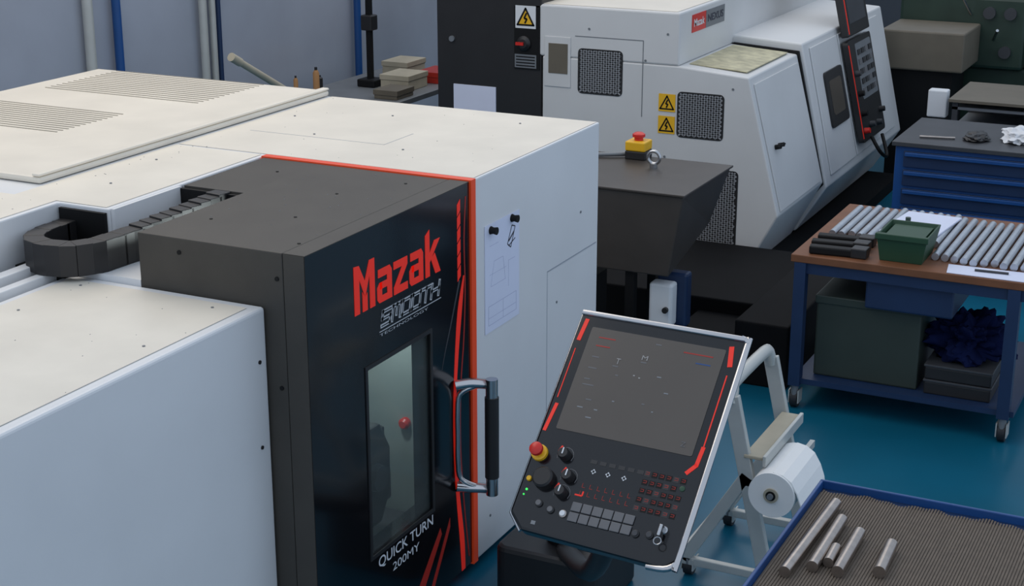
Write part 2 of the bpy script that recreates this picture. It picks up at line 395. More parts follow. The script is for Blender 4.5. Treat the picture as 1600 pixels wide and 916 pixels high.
# drawing sheet
S=thing('drawing_sheet','white technical drawing sheet held on the machine front by magnets','paper',(1.41,-.004,1.01))
box('sheet',1.26,1.57,1.01,1.46,.001,.003,'paper',S,FY)
prisms('drawing_line',ribbon([(1.29,1.04),(1.54,1.04),(1.54,1.12),(1.29,1.12),(1.29,1.04)],.0018)+ribbon([(1.31,1.20),(1.34,1.30),(1.42,1.30),(1.44,1.20),(1.31,1.20)],.0015)+ribbon([(1.30,1.37),(1.38,1.37)],.0015)+ribbon([(1.47,1.16),(1.47,1.27),(1.53,1.27)],.0015)+ribbon([(1.29,1.07),(1.54,1.07)],.0015)+ribbon([(1.42,1.04),(1.42,1.12)],.0015)+ribbon([(1.30,1.25),(1.45,1.25)],.0012),.003,.0034,'ink',S,FY)
prisms('drawing_line',ribbon([(1.46,1.34),(1.50,1.41),(1.53,1.40),(1.49,1.32),(1.46,1.34)],.005)+ribbon([(1.47,1.35),(1.52,1.38)],.008)+ribbon([(1.47,1.33),(1.53,1.35)],.005),.003,.0036,'inkd',S,FY)
for x,z in((1.31,1.435),(1.50,1.44)):
    tag(lathe('magnet',[(0,0),(.017,0),(.013,.012),(.016,.028),(0,.028)],(x,z,.0036),'black',None,FY,seg=16),'round black holding magnet on the drawing sheet','magnet','sheet magnets')
# ------------------------------------------------------------ control console
psi=R(-2.9);tau=R(46)
wv=Vector((math.sin(psi),-math.cos(psi),0));nv=Vector((-math.cos(psi)*math.sin(tau),-math.sin(psi)*math.sin(tau),math.cos(tau)))
uv=nv.cross(wv)
CO=Vector((.32,-1.04,1.28))
FC=(CO,wv,uv,nv)
VB=-.545
def kv(b): return -.2315+(b+.2315)*1.20
K=thing('control_console','tilted black control console with grey screen, keypad and chrome rim','control panel',(.55,-1.0,.0))
outl=[(-.29,.2315),(.29,.2315),(.29,VB+.035),(.255,VB),(-.235,VB+.01),(-.29,VB+.06)]
prisms('console_body',[outl],-.055,0,'blk',K,FC,bev=.01)
tube('rim',[(a,b,.0) for a,b in [(-.285,.2315),(.285,.2315)]],.010,'chrome',K,FC)
tube('rim',smoothpts([(.270,.2335,0),(.290,.225,-.005),(.292,.18,-.01),(.292,VB+.06,-.01),(.285,VB+.02,-.01),(.258,VB,-.01),(.2,VB-.002,-.02)],3),.011,'chrome',K,FC)
tube('rim',[(-.292,.2335,-.02),(-.292,VB+.06,-.02),(-.24,VB+.01,-.02)],.006,'silver',K,FC)
SCR=prisms('screen',[rr(-.235,.235,-.185,.185,.006)],0,.002,'screen',K,FC)
text('screen_text','T',-.113,-.098,.07,.09,'keyl',SCR,FC,c=.0021)
text('screen_text','M',-.03,-.010,.10,.116,'keyl',SCR,FC,c=.0021)
text('screen_text','Z',.188,.204,-.16,-.144,'key',SCR,FC,c=.0021)
for (a,b,s,mm) in((-.2,.15,.06,'redd'),(-.2,.12,.05,'redd'),(.1,.15,.1,'redd'),(.15,.12,.05,'blue'),(-.2,-.02,.04,'key'),(-.2,.04,.03,'key'),(.04,.05,.015,'grey'),(.08,.0,.015,'grey'),(-.19,-.1,.02,'grey'),(-.15,-.13,.02,'grey'),(-.17,-.07,.02,'key'),(-.04,.04,.006,'keyl'),(-.02,.035,.006,'keyl'),(.02,-.05,.01,'key'),(-.08,-.06,.008,'grey'),(0,.16,.02,'key'),(-.1,.03,.01,'key'),(-.13,-.10,.012,'grey'),(.06,-.07,.006,'grey'),(-.2,.08,.025,'key'),(-.2,.0,.02,'key'),(-.12,.06,.02,'key'),(-.03,.09,.02,'key')):
    box('screen_text',a,a+s,b,b+.004,.002,.0026,mm,SCR,FC)
for P in (ribbon([(-.262,.21),(-.268,.13)],.014),ribbon([(-.262,-.10),(-.272,-.2)],.012),ribbon([(.248,.20),(.262,.13)],.016),ribbon([(.262,.1),(.262,-.15)],.004),ribbon([(-.268,.1),(-.268,-.08)],.003),ribbon([(.262,-.15),(.258,-.21),(.235,-.24)],.013,.003)):
    prisms('accent',P,0,.0015,'red',K,FC)
def knob(name,a,b,r,h,mt,par=None): return lathe(name,[(0,0),(r,0),(r*.96,h*.8),(r*.8,h),(0,h)],(a,b,0),mt,par or K,FC)
eb=kv(-.27)
es=knob('stop_button_base',-.258,eb,.028,.012,'yellow')
lathe('stop_button',[(0,0),(.012,0),(.014,.014),(.022,.018),(.022,.030),(.014,.037),(0,.038)],(-.258,eb,.012),'redp',es,FC)
knob('dial',-.21,kv(-.338),.036,.03,'dark')
for a,b in((-.170,kv(-.262)),(-.133,kv(-.318)),(-.138,kv(-.364))):
    k=knob('knob',a,b,.020,.03,'dark')
    box('knob_mark',a-.002,a+.002,b-.005,b+.016,.030,.032,'wprint',k,FC)
    prisms('dial_mark',ribbon([(a+.028*math.cos(R(q)),b+.028*math.sin(R(q))) for q in range(-30,211,30)],.002),0,.001,'key',K,FC)
    prisms('dial_mark',ribbon([(a-.028,b+.01),(a-.02,b+.03)],.006),0,.0012,'red',K,FC)
knob('indicator_button',-.262,kv(-.345),.009,.008,'yellow')
knob('indicator_lamp',-.258,kv(-.375),.004,.003,'green')
knob('indicator_lamp',-.262,kv(-.39),.003,.003,'green')
for a,b,m in((-.20,-.405,'key'),(-.155,-.415,'key'),(-.11,-.418,'wprint'),(.14,-.425,'greyd'),(.185,-.42,'greyd')):
    b=kv(b)
    k=knob('push_button',a,b,.013,.006,'steel' if m=='wprint' else 'dark')
    lathe('button_cap',[(0,0),(.009,0),(.009,.005),(0,.005)],(a,b,.006),m,k,FC)
for j in range(2):
    for i in range(6):
        a=-.09+i*.036;b=kv(-.38)-j*.034
        box('key',a,a+.033,b-.030,b,0,.006,'key',K,FC,bev=.002)
for j in range(5):
    for i in range(6):
        a=.105+i*.024;b=kv(-.255-j*.024)
        if i==5 and j==1: continue
        pk=box('soft_key',a,a+.019,b-.018,b,0,.0008,'keyd' if (i+j)%4==0 else 'black',K,FC)
        prisms('key_mark',ribbon([(a+.004,b-.004),(a+.015,b-.004),(a+.015,b-.011),(a+.004,b-.011)],.0016),.0008,.0014,'redd',pk,FC)
for j in range(2):
    for i in range(7):
        a=-.08+i*.026;b=kv(-.325)-j*.026
        prisms('soft_key',ribbon([(a,b),(a,b-.014),(a+.010,b-.014)],.0014),0,.001,'redd',K,FC)
for i in range(6):
    a=-.08+i*.032
    box('soft_key',a,a+.022,-.275,-.262,0,.001,'keyd',K,FC)
for a,b in((-.06,-.30),(-.01,-.30),(.045,-.30)):
    prisms('axis_mark',[[(a,b+.009),(a+.004,b+.004),(a-.004,b+.004)],[(a,b-.009),(a+.004,b-.004),(a-.004,b-.004)],[(a+.009,b),(a+.004,b+.004),(a+.004,b-.004)],[(a-.009,b),(a-.004,b+.004),(a-.004,b-.004)]],0,.001,'wprint',K,FC)
prisms('axis_mark',ribbon([(-.095,-.385),(-.07,-.385),(-.07,-.37)],.005),0,.001,'red',K,FC)
knob('indicator_button',.238,kv(-.282),.009,.003,'gbin')
ks=knob('key_switch',.225,kv(-.40),.014,.012,'silver')
kb0=kv(-.40)
box('switch_key',.220,.230,kb0-.028,kb0+.008,.012,.04,'silver',ks,FC,bev=.002)
tube('key_ring',[(.225+.012*math.cos(R(q)),kb0-.043+.012*math.sin(R(q)),.03) for q in range(0,360,30)],.0018,'silver',ks,FC,closed=True,seg=6)
prisms('badge_mark',[[(-.205,VB+.035),(-.19,VB+.035),(-.19,VB+.047),(-.205,VB+.047)]],0,.001,'grey',K,FC)
box('neck',-.09,.05,-.52,-.30,-.14,-.055,'dark',K,FC,bev=.01)
tube('arm',smoothpts([tuple(tw(FC,(-.03,-.45,-.10))),(.22,-.98,.80),(.50,-.80,.50),(1.12,-.42,.22)],5),.038,'dark',K)
prisms('pedestal',[rr(.97,1.42,-.62,-.18,.05)],.0,.25,'dark',K,bev=.02)
cyl('pedestal_collar',(1.15,-.42,.25),(1.15,-.42,.33),.08,'black',K,bev=.01)
# ------------------------------------------------------------ machine B
B=thing('cnc_lathe','grey-white turning centre with sloped front and mesh vents','machine',(7,1,0))
xb=5.5
prisms('body',[[(1.737,.03),(.30,.03),(.066,.48),(.30,1.36),(.77,1.40),(1.737,1.40)]],xb,6.56,'whiteB',B,FX,bev=.01)
prisms('upper_body',[[(1.8,1.40),(.77,1.40),(.77,1.74),(1.8,1.74)]],xb,8.85,'whiteB',B,FX,bev=.012)
box('warm_lit_roof',xb+.03,8.8,.80,1.78,1.741,1.744,'top',B)  # overlay with warm overhead light in its colour
prisms('hood_tread',[[(.35,1.372),(.74,1.398),(.74,1.404),(.35,1.378)]],xb+.12,6.5,'tint',B,FX)
prisms('front_section',[[(1.737,.10),(.25,.10),(.04,.44),(.275,1.43),(.76,1.46),(1.737,1.46)]],6.58,8.8,'whiteB',B,FX,bev=.012)
prisms('gasket',[[(.34,.10),(.065,.46),(.29,1.38),(.76,1.41),(.9,1.3),(.9,.1)]],6.555,6.585,'black',B,FX)
box('electrical_cabinet',xb,8.8,1.745,2.54,.05,1.85,'dark',B,bev=.01)
box('base',5.56,8.7,.0,1.7,0,.09,'shadeblk',B)  # base brought forward, its black standing in for shade on the floor
FE=(Vector((xb,0,0)),Vector((0,-1,0)),Vector((0,0,1)),Vector((-1,0,0)))
def e(y): return -y
box('label_column',e(1.945),e(1.755),1.30,1.72,.0,.006,'black',B,FE)
warning(B,e(1.935),1.575,.15,.006,FE,'wprint')
sw=lathe('isolator_switch',[(0,0),(.05,0),(.05,.012),(.03,.03),(0,.03)],(e(1.87),1.475,.006),'dark',B,FE)
box('switch_lever',e(1.87)-.045,e(1.87)+.01,1.465,1.485,.036,.05,'redp',sw,FE)
box('rating_plate',e(1.94),e(1.78),1.31,1.40,.006,.008,'grey',B,FE)
boxes('rating_text',[(e(1.93),e(1.79),1.32+i*.02,1.328+i*.02,.008,.009) for i in range(4)],'black',B,FE)
box('document_pocket',e(2.41),e(2.085),.85,1.16,0,.008,'paper',B,FE)
cyl('lock',(e(2.42),1.47,0),(e(2.42),1.47,.015),.02,'grey',B,FE)
box('plate',e(1.72),e(1.53),1.20,1.535,0,.006,'whiteB',B,FE,bev=.004)
box('plate_window',e(1.69),e(1.55),1.29,1.49,.006,.009,'olive',B,FE,bev=.002)
for y0,y1,z0,z1 in((1.158,1.477,1.17,1.47),(.454,.772,.938,1.238)):
    vt=prisms('vent',[rr(e(y1),e(y0),z0,z1,.03)],0,.003,'dark',B,FE)
    grille('vent_mesh',e(y1)+.012,e(y0)-.012,z0+.012,z1-.012,.003,'meshg',vt,FE,p=.036,w=.009)
warning(B,e(.90),1.10,.115,.002,FE)
warning(B,e(.90),.955,.115,.002,FE)
box('panel_outline',e(1.5),e(1.02),1.545,1.55,0,.002,'grey',B,FE)
box('panel_outline',e(1.02),e(1.015),1.05,1.55,0,.002,'grey',B,FE)
vt=prisms('vent',[rr(e(.62),e(.34),.08,.75,.03)],0,.003,'dark',B,FE)
grille('vent_mesh',e(.61),e(.35),.09,.74,.003,'meshg',vt,FE,p=.036,w=.009)
for y,z in((.85,1.6),(1.4,1.6),(1.0,1.42),(.4,1.28),(1.1,.8),(.85,.8)):
    cyl('screw',(e(y),z,0),(e(y),z,.004),.008,'grey',B,FE,seg=8)
FB=(Vector((0,.77,0)),Vector((1,0,0)),Vector((0,0,1)),Vector((0,-1,0)))
bd=box('badge',5.72,5.98,1.585,1.70,0,.004,'redp',B,FB)
box('badge',5.985,6.36,1.585,1.70,0,.004,'grey',B,FB)
text('badge_lettering','Mazak',5.75,5.95,1.62,1.67,'wprint',bd,FB,c=.004,bold=.02)
text('badge_lettering','NEXUS',6.02,6.33,1.62,1.67,'inkd',bd,FB,c=.004,bold=.02)
def slope(x0,p0,p1):
    b=Vector((0,p1[0]-p0[0],p1[1]-p0[1]));return frame((x0,p0[0],p0[1]),(1,0,0),b)
FS=slope(5.5,(.066,.48),(.30,1.36))
hd=box('hood_door',.06,1.0,.02,.86,0,.010,'whiteB',B,FS,bev=.004)
la=cyl('latch',(.20,.42,.01),(.20,.42,.05),.016,'black',hd,FS)
cyl('latch_knob',(.27,.42,.01),(.27,.42,.05),.014,'black',la,FS)
box('latch_bar',.16,.30,.415,.425,.04,.05,'black',la,FS)
F2=slope(6.59,(.04,.44),(.275,1.43))
fd=box('front_door',.12,.80,.06,.97,0,.012,'whiteB',B,F2,bev=.006)
wn=prisms('door_window',[rr(.30,.74,.36,.76,.03)],.012,.028,'dark',fd,F2)
prisms('window_pane',[rr(.37,.67,.44,.69,.03)],.028,.030,'screen',wn,F2)
box('panel_plate',.84,2.0,.06,.97,0,.010,'whiteB',B,F2,bev=.006)
kb=prisms('control_panel',[rr(.84,1.50,.14,.90,.03)],.03,.07,'dark',B,F2)
prisms('key_area',[rr(1.02,1.46,.44,.86,.02)],.07,.073,'grey',kb,F2)
for i in range(4):
    for j in range(5):
        box('key',1.05+i*.105,1.12+i*.105,.48+j*.073,.52+j*.073,.073,.080,'keyd' if (i+j)%3 else 'key',kb,F2)
for a,b,m in((.92,.22,'redp'),(1.1,.24,'greyd'),(1.3,.22,'greyd'),(1.42,.3,'dark'),(.93,.5,'black'),(.93,.35,'black'),(.93,.65,'greyd')):
    lathe('knob',[(0,0),(.024,0),(.02,.04),(0,.04)],(a,b,.07),m,kb,F2)
tube('cable',smoothpts([(1.0,.16,.09),(.98,.04,.14),(1.15,-.02,.14),(1.3,.12,.09)],4),.014,'black',kb,F2)
prisms('accent',ribbon([(.86,.17),(.86,.87)],.012),.07,.072,'red',kb,F2)
sp=box('screen_panel',.84,1.45,.93,1.75,.03,.09,'dark',B,F2,bev=.01)
box('screen',.91,1.38,1.02,1.68,.09,.092,'greyd',sp,F2)
prisms('accent',ribbon([(.86,.95),(.86,1.7)],.014),.09,.093,'red',sp,F2)
# ------------------------------------------------------------ chip conveyor
C=thing('chip_conveyor','dark grey chip conveyor discharge head with lifting eye','conveyor',(3.7,.4,0))
V=[(3.40,-.05,1.1),(4.15,-.05,1.1),(4.15,.95,1.1),(3.40,.95,1.1),(3.40,.02,.66),(4.02,.02,.80),(4.02,.95,.80),(3.40,.95,.66)]
mk('discharge_hopper',V,[(0,1,2,3),(4,7,6,5),(0,4,5,1),(1,5,6,2),(2,6,7,3),(3,7,4,0)],'conv',C,bev=.008)
box('hopper_lid',3.385,4.165,-.06,.96,1.10,1.112,'conv',C,bev=.003)
each('conveyor_leg',[(3.42,3.47,.22,.27,0,.7),(3.42,3.47,.60,.65,0,.7),(3.95,4.0,.3,.35,0,.8)],'black',C)
box('conveyor_trough',2.42,3.6,.45,.9,.15,.6,'black',C)
eye=cyl('lifting_eye',(3.90,.31,1.112),(3.90,.31,1.14),.022,'silver',C)
tube('eye_ring',[(3.90,.31+.035*math.cos(R(a)),1.172+.035*math.sin(R(a))) for a in range(0,360,20)],.010,'silver',eye,closed=True)
Sx=thing('emergency_stop','yellow emergency stop box with red mushroom button on conveyor lid','switch',(4.10,.48,1.112))
box('switch_base',4.04,4.16,.42,.54,1.112,1.16,'dark',Sx,bev=.006)
box('switch_box',4.04,4.16,.42,.54,1.16,1.215,'yellow',Sx,bev=.008)
lathe('stop_button',[(0,0),(.025,0),(.025,.015),(.036,.02),(.036,.035),(.02,.045),(0,.045)],(4.10,.48,1.215),'redp',Sx)
tube('cable',smoothpts([(4.1,.54,1.13),(4.05,.62,1.13),(4.0,.75,1.125),(3.95,.92,1.125)],4),.012,'grey',Sx)
Z=thing('coolant_pump','blue and white coolant pump unit under the conveyor','pump',(3.55,.05,0))
box('pump_stand',3.50,3.64,-.02,.12,.0,.34,'shadeblk',Z,bev=.01)
box('pump_body',3.555,3.64,-.03,.14,.34,.64,'blued',Z,bev=.015)
box('pump_box',3.46,3.553,.02,.15,.36,.60,'wprint',Z,bev=.015)
lathe('dial',[(0,0),(.016,0),(.016,.02),(0,.02)],(-.05,.46,0),'dark',Z,(Vector((3.46,0,0)),Vector((0,-1,0)),Vector((0,0,1)),Vector((-1,0,0))))
T=thing('coolant_tank','low coolant tank, blackened for shade, beneath the grey-white turning centre','tank',(4.8,.3,0))  # tank boxes enlarged and blackened to stand in for floor shade
box('tank',4.3,5.45,-.24,1.2,0,.28,'shadeblk',T,bev=.01)
box('tank_side',3.75,5.45,-.54,-.24,0,.36,'shadeblk',T,bev=.01)
box('tank_front',3.72,4.3,-.24,.16,0,.20,'shadeblk',T,bev=.01)
# ------------------------------------------------------------ caster
def caster(parent,x,y,h=.13,s=1):
    c=cyl('caster',(x,y,.07*s),(x,y,h),.02*s,'grey',parent,seg=12)
    box('fork',x-.02,x+.05,y-.028,y-.022,.03,.1*s,'alu',c)
    box('fork',x-.02,x+.05,y+.022,y+.028,.03,.1*s,'alu',c)
    cyl('wheel',(x+.02,y-.018,.048*s),(x+.02,y+.018,.048*s),.048*s,'caster',c,bev=.006)
# ------------------------------------------------------------ workbench
W=thing('workbench','blue steel workbench on casters with brown hardboard top','workbench',(4.1,-1.2,0))
bx0,bx1,by0,by1,bz=3.51,4.66,-1.86,-.60,.84
box('bench_top',bx0,bx1,by0,by1,bz-.04,bz,'bench',W,bev=.004)
each('apron',[(bx0+.02,bx0+.06,by0+.05,by1-.03,bz-.10,bz-.041),(bx1-.06,bx1-.02,by0+.05,by1-.03,bz-.10,bz-.041),(bx0+.061,bx1-.061,by1-.07,by1-.03,bz-.10,bz-.041)],'blued',W)
for x in(bx0-.0,bx1-.09):
    for y in(by0+.12,by1-.08):
        box('leg',x,x+.06,y,y+.06,.13,bz-.04,'blued',W)
        caster(W,x+.03,y+.03)
box('shelf',bx0+.02,bx1-.03,by0+.1,by1-.04,.14,.17,'blued',W)
box('drawer',bx0+.05,bx1-.3,-1.42,-.98,bz-.25,bz-.05,'blued',W,bev=.01)
g=thing('storage_case','dark green steel storage case on the bench shelf','case',(3.9,-1,.17))
box('case_body',3.62,4.2,-1.26,-.72,.17,.60,'gcab',g,bev=.01)
box('case_lid',3.612,4.208,-1.268,-.712,.565,.61,'gcab',g,bev=.006)
for j in range(2):
    g=thing('storage_box','flat dark grey storage box on the bench shelf','box',(3.75,-1.46,.17+j*.08),'flat boxes on the bench shelf')
    box('box_body',3.60,3.9,-1.63,-1.30,.17+j*.08,.235+j*.08,'dark',g,bev=.006)
    box('box_lid',3.595,3.905,-1.635,-1.295,.235+j*.08,.248+j*.08,'greyd',g,bev=.003)
def blob(name,c,s,mt,seed,parent=None,sub=4,amt=.35):
    bm=bmesh.new();bmesh.ops.create_icosphere(bm,subdivisions=sub,radius=1)
    V=[]
    for v in bm.verts:
        n=1+amt*noise.noise(v.co*2.1+Vector((seed*3.1,0,0)))+amt*.8*abs(noise.noise(v.co*4+Vector((0,seed,0))))+amt*.3*abs(noise.noise(v.co*9+Vector((seed,0,seed))))
        p=v.co*n;V.append((c[0]+p.x*s[0],c[1]+p.y*s[1],c[2]+max(p.z,-.6)*s[2]+.6*s[2]))
    F=[tuple(q.index for q in f.verts) for f in bm.faces];bm.free()
    return mk(name,V,F,mt,parent,smooth=True)
tag(blob('cloth_bundle',(3.85,-1.46,.332),(.15,.15,.12),'bluec',3,amt=.75,sub=5),'crumpled dark blue cloth bundle on stacked boxes','cloth')
r=.019
for i in range(23):
    y=-.70-i*.0485
    x0=3.93 if i<12 else 3.70
    x0+=random.uniform(-.02,.02)
    L=.60 if i<12 else .78
    L+=random.uniform(-.01,.01)
    o=cyl('steel_bar',(x0,y,bz+r),(x0+L,y+random.uniform(-.004,.004),bz+r),r,'steelb',None,seg=16,bev=.002)
    tag(o,'round bright steel bar lying in a row on the bench','steel bar','steel bars on the workbench')
gb=thing('parts_bin','dark green plastic parts bin on the workbench','bin',(3.72,-1.12,bz))
def shell(name,b,t,z0,z1,th,mt,par):
    def ring(q,z,i=0): x0,x1,y0,y1=q;return [(x0+i,y0+i,z),(x1-i,y0+i,z),(x1-i,y1-i,z),(x0+i,y1-i,z)]
    V=ring(b,z0)+ring(t,z1)+ring(t,z1,th)+ring(b,z0+th,th)
    F=[(0,1,2,3),(12,13,14,15)]
    for a in(0,4,8):
        for i in range(4):
            j=(i+1)%4;F.append((a+i,a+j,a+4+j,a+4+i))
    return mk(name,V,F,mt,par,bev=.003)
shell('bin_body',(3.60,3.86,-1.24,-1.03),(3.58,3.90,-1.265,-1.01),bz,bz+.14,.010,'gbin',gb)
box('bin_contents',3.60,3.87,-1.235,-1.04,bz+.02,bz+.125,'gbin',gb)
box('bin_rim',3.572,3.60,-1.27,-1.005,bz+.115,bz+.146,'gbin',gb,bev=.004)
pb=tag(prisms('paper_sheet',[[(3.96,-1.22),(4.44,-1.27),(4.46,-.98),(3.99,-.93)]],bz+.0385,bz+.047,'paper',None),'white paper lying on the steel bars','paper')
tag(cyl('cutting_insert',(4.12,-1.05,bz+.047),(4.12,-1.05,bz+.10),.014,'gmach'),'small dark steel bush standing on paper','part')
tag(prisms('paper_sheet',[[(3.52,-1.86),(3.685,-1.86),(3.67,-1.36),(3.52,-1.38)]],bz+.001,bz+.004,'paper',None),'white note paper lying on the bench edge','paper')
tag(cyl('pen',(3.60,-1.5,bz+.010),(3.61,-1.66,bz+.010),.006,'greyd'),'dark pen lying on note paper','pen')
for i,(x,y,dx,dy) in enumerate(((3.66,-.66,.10,-.28),(3.78,-.66,.08,-.28),(3.55,-.68,.08,-.28))):
    o=thing('tool_holder','black turning tool holder lying on the workbench','tool',(x,y,bz),'tool holders on the bench')
    prisms('shank',[[(x,y),(x+.06,y+.01),(x+.06+dx*.3,y+dy),(x+dx*.3,y+dy)]],bz+.001,bz+.042,'black',o,bev=.008)
    prisms('tool_head',[[(x+dx*.3-.01,y+dy*.75),(x+.07+dx*.3,y+dy*.75),(x+.07+dx*.3,y+dy-.01),(x+dx*.3-.01,y+dy-.01)]],bz+.001,bz+.052,'dark',o,bev=.006)
# ------------------------------------------------------------ tool cabinet
Q=thing('tool_cabinet','blue steel drawer cabinet with dark top','cabinet',(6.6,-1.1,0))
box('cabinet_body',6.2,7.0,-1.75,-.50,0,.87,'blue',Q,bev=.006)
box('worktop',6.17,7.05,-1.78,-.48,.87,.90,'greyd',Q,bev=.004)
for i in range(6):
    z=.79-i*.125
    d=box('drawer',6.18,6.2,-1.70,-.56,z-.055,z+.05,'blued',Q,bev=.003)
    box('drawer_pull',6.155,6.18,-1.69,-.57,z+.02,z+.045,'blue',d,bev=.004)
tag(blob('cleaning_cloth',(6.55,-1.24,.902),(.14,.10,.05),'cloth',5,amt=.5),'crumpled white cleaning cloth on the tool cabinet','cloth')
tag(blob('glove',(6.68,-1.56,.902),(.10,.09,.035),'black',8),'black work glove on the tool cabinet','glove')
tag(blob('glove',(6.45,-.97,.902),(.09,.07,.03),'dark',9),'black work glove on the tool cabinet','glove')
tag(tube('wrench',[(6.35,-.62,.91),(6.38,-.78,.91),(6.4,-.84,.91)],.008,'steel'),'steel wrench lying on the tool cabinet','wrench')
# ------------------------------------------------------------ tray table
TT=thing('tray_table','blue-rimmed tray table lined with ribbed dark rubber mat','table',(.3,-1.95,0))
tx0,tx1,ty0,ty1,tz=-.35,.80,-2.6,-1.515,.85
box('tray',tx0,tx1,ty0,ty1,tz-.04,tz-.006,'blued',TT)
each('tray_rim',[(tx1-.012,tx1,ty0,ty1,tz-.04,tz+.022),(tx0,tx0+.012,ty0,ty1,tz-.04,tz+.022),(tx0+.012,tx1-.012,ty1-.012,ty1,tz-.04,tz+.022),(tx0+.012,tx1-.012,ty0,ty0+.012,tz-.04,tz+.022)],'blue',TT,bev=.003)
nr=110
V=[];F=[]
for i in range(nr):
    y=ty1-.02-i*(ty1-ty0-.04)/nr;yb=y-.0058
    x1=tx1-.035-.010*math.sin(i*.3)-.006*math.sin(i*.75)
    v,f=bx(tx0+.02,x1,yb,y,tz-.005,tz,off=len(V));V+=v;F+=f
mk('rubber_mat',V,F,'matr',TT)
box('mat_base',tx0+.015,tx1-.05,ty0+.015,ty1-.015,tz-.0059,tz-.003,'matr',TT)
each('leg',[(tx0+.02,tx0+.06,ty0+.02,ty0+.06,0,tz-.04),(tx1-.06,tx1-.02,ty0+.02,ty0+.06,0,tz-.04),(tx0+.02,tx0+.06,ty1-.06,ty1-.02,0,tz-.04),(tx1-.06,tx1-.02,ty1-.06,ty1-.02,0,tz-.04)],'blued',TT)
for x0,x1,y0,y1,q in((.10,.64,-1.60,-1.61,.0185),(.17,.53,-1.665,-1.66,.0185),(.22,.33,-1.70,-1.695,.0165),(.17,.46,-1.742,-1.735,.019),(.22,.42,-1.855,-1.845,.020)):
    o=cyl('steel_bar',(x0,y0,tz+q),(x1,y1,tz+q),q,'steel',None,seg=28,bev=.002)
    tag(o,'turned round steel bar on the ribbed mat','steel bar','steel bars on the tray')
# ------------------------------------------------------------ roll stand
RS=thing('roll_stand','white metal A-frame stand on casters holding a paper roll','stand',(1.8,-1.05,0))
xa,xc=1.53,2.04
def bar(name,p,q,w,t,mt,par):
    p=Vector(p);q=Vector(q);d=(q-p).normalized();s=Vector((1,0,0))
    if abs(d.x)>.8:s=Vector((0,1,0))
    a=(s-d*s.dot(d)).normalized();b=d.cross(a)
    V=[tuple(p+a*i*w/2+b*j*t/2) for i,j in((-1,-1),(1,-1),(1,1),(-1,1))]+[tuple(q+a*i*w/2+b*j*t/2) for i,j in((-1,-1),(1,-1),(1,1),(-1,1))]
    return mk(name,V,[(0,3,2,1),(4,5,6,7),(0,1,5,4),(1,2,6,5),(2,3,7,6),(3,0,4,7)],mt,par,bev=.004)
for x in(xa,xc):
    bar('leg',(x,-.955,.82),(x,-1.13,.07),.03,.062,'alu',RS)
    bar('leg',(x,-1.035,.50),(x,-.78,.07),.03,.05,'alu',RS)
    bar('foot_bar',(x,-.77,.07),(x,-1.15,.07),.03,.035,'alu',RS)
    caster(RS,x+.0,-.80,.08,.8);caster(RS,x,-1.12,.08,.8)
tube('top_bar',smoothpts([(xa,-.955,.79),(xa+.02,-.95,.84),(xa+.07,-.945,.86),(xc-.07,-.945,.86),(xc-.02,-.95,.84),(xc,-.955,.79)],3),.026,'alu',RS)
bar('cross_bar',(xa,-.79,.12),(xc,-.79,.12),.03,.03,'alu',RS)
box('tread',xa-.02,xc-.02,-1.10,-1.02,.575,.59,'board',RS,bev=.004)
box('tread_edge',xa-.03,xc-.02,-1.115,-1.10,.555,.60,'alu',RS,bev=.003)
each('roll_bracket',[(1.515,1.53,-1.17,-1.02,.455,.485),(1.80,2.02,-1.17,-1.15,.455,.485)],'alu',RS)
cyl('axle',(1.42,-1.16,.47),(1.84,-1.16,.47),.012,'grey',RS)
PR=thing('paper_roll','large white paper towel roll hanging on the stand','paper roll',(1.6,-1.16,.375))
cyl('roll',(1.44,-1.16,.47),(1.78,-1.16,.47),.093,'roll',PR,seg=40)
cyl('core',(1.433,-1.16,.47),(1.44,-1.16,.47),.03,'board',PR)
cyl('core_hole',(1.431,-1.16,.47),(1.434,-1.16,.47),.02,'black',PR)
prisms('loose_sheet',[[(-1.16,.565),(-1.20,.558),(-1.235,.535),(-1.262,.49),(-1.28,.44),(-1.285,.40),(-1.281,.40),(-1.275,.44),(-1.257,.49),(-1.23,.53),(-1.198,.552),(-1.16,.560)]],1.45,1.78,'roll',PR,FX)
# ------------------------------------------------------------ background, right
GL=thing('manual_lathe','old dark green manual lathe with grey-beige gear cover','machine',(9.2,-1,0))
box('bed',9.7,10.2,-3.2,.4,.55,.85,'gmach',GL,bev=.02)
each('cabinet_leg',[(9.7,10.2,-.6,.3,0,.55),(9.7,10.2,-3.1,-2.4,0,.55)],'gmach',GL,bev=.02)
box('headstock',9.62,10.3,-.75,.3,.85,1.45,'gmach',GL,bev=.03)
box('cover_box',8.92,9.6,-.39,.29,.91,1.23,'olive',GL,bev=.015)
box('cover_support',9.0,9.5,-.3,.2,.0,.91,'black',GL)
box('carriage',9.5,10.3,-1.6,-1.1,.85,1.1,'gmach',GL,bev=.03)
box('tool_slide',9.6,10.1,-1.5,-1.2,1.1,1.25,'grey',GL,bev=.02)
cyl('chuck',(9.9,-.76,1.2),(9.9,-.95,1.2),.16,'greyd',GL)
for x,z in((9.49,1.0),(9.49,.75),(9.49,1.2)):
    hw=tube('handwheel',[(x-.04,-1.3+.09*math.cos(R(a)),z+.09*math.sin(R(a))) for a in range(0,360,20)],.012,'silver',GL,closed=True,seg=8)
    cyl('wheel_hub',(x-.05,-1.3,z),(x,-1.3,z),.02,'silver',hw)
cyl('lever',(9.6,-.3,1.3),(9.45,-.25,1.45),.012,'silver',GL)
cyl('lever',(9.6,-.5,1.1),(9.45,-.55,1.2),.012,'silver',GL)
for y,z in((-.45,1.32),(-.62,1.32),(-.6,1.0)):
    cyl('dial',(9.62,y,z),(9.58,y,z),.05,'greyd',GL)
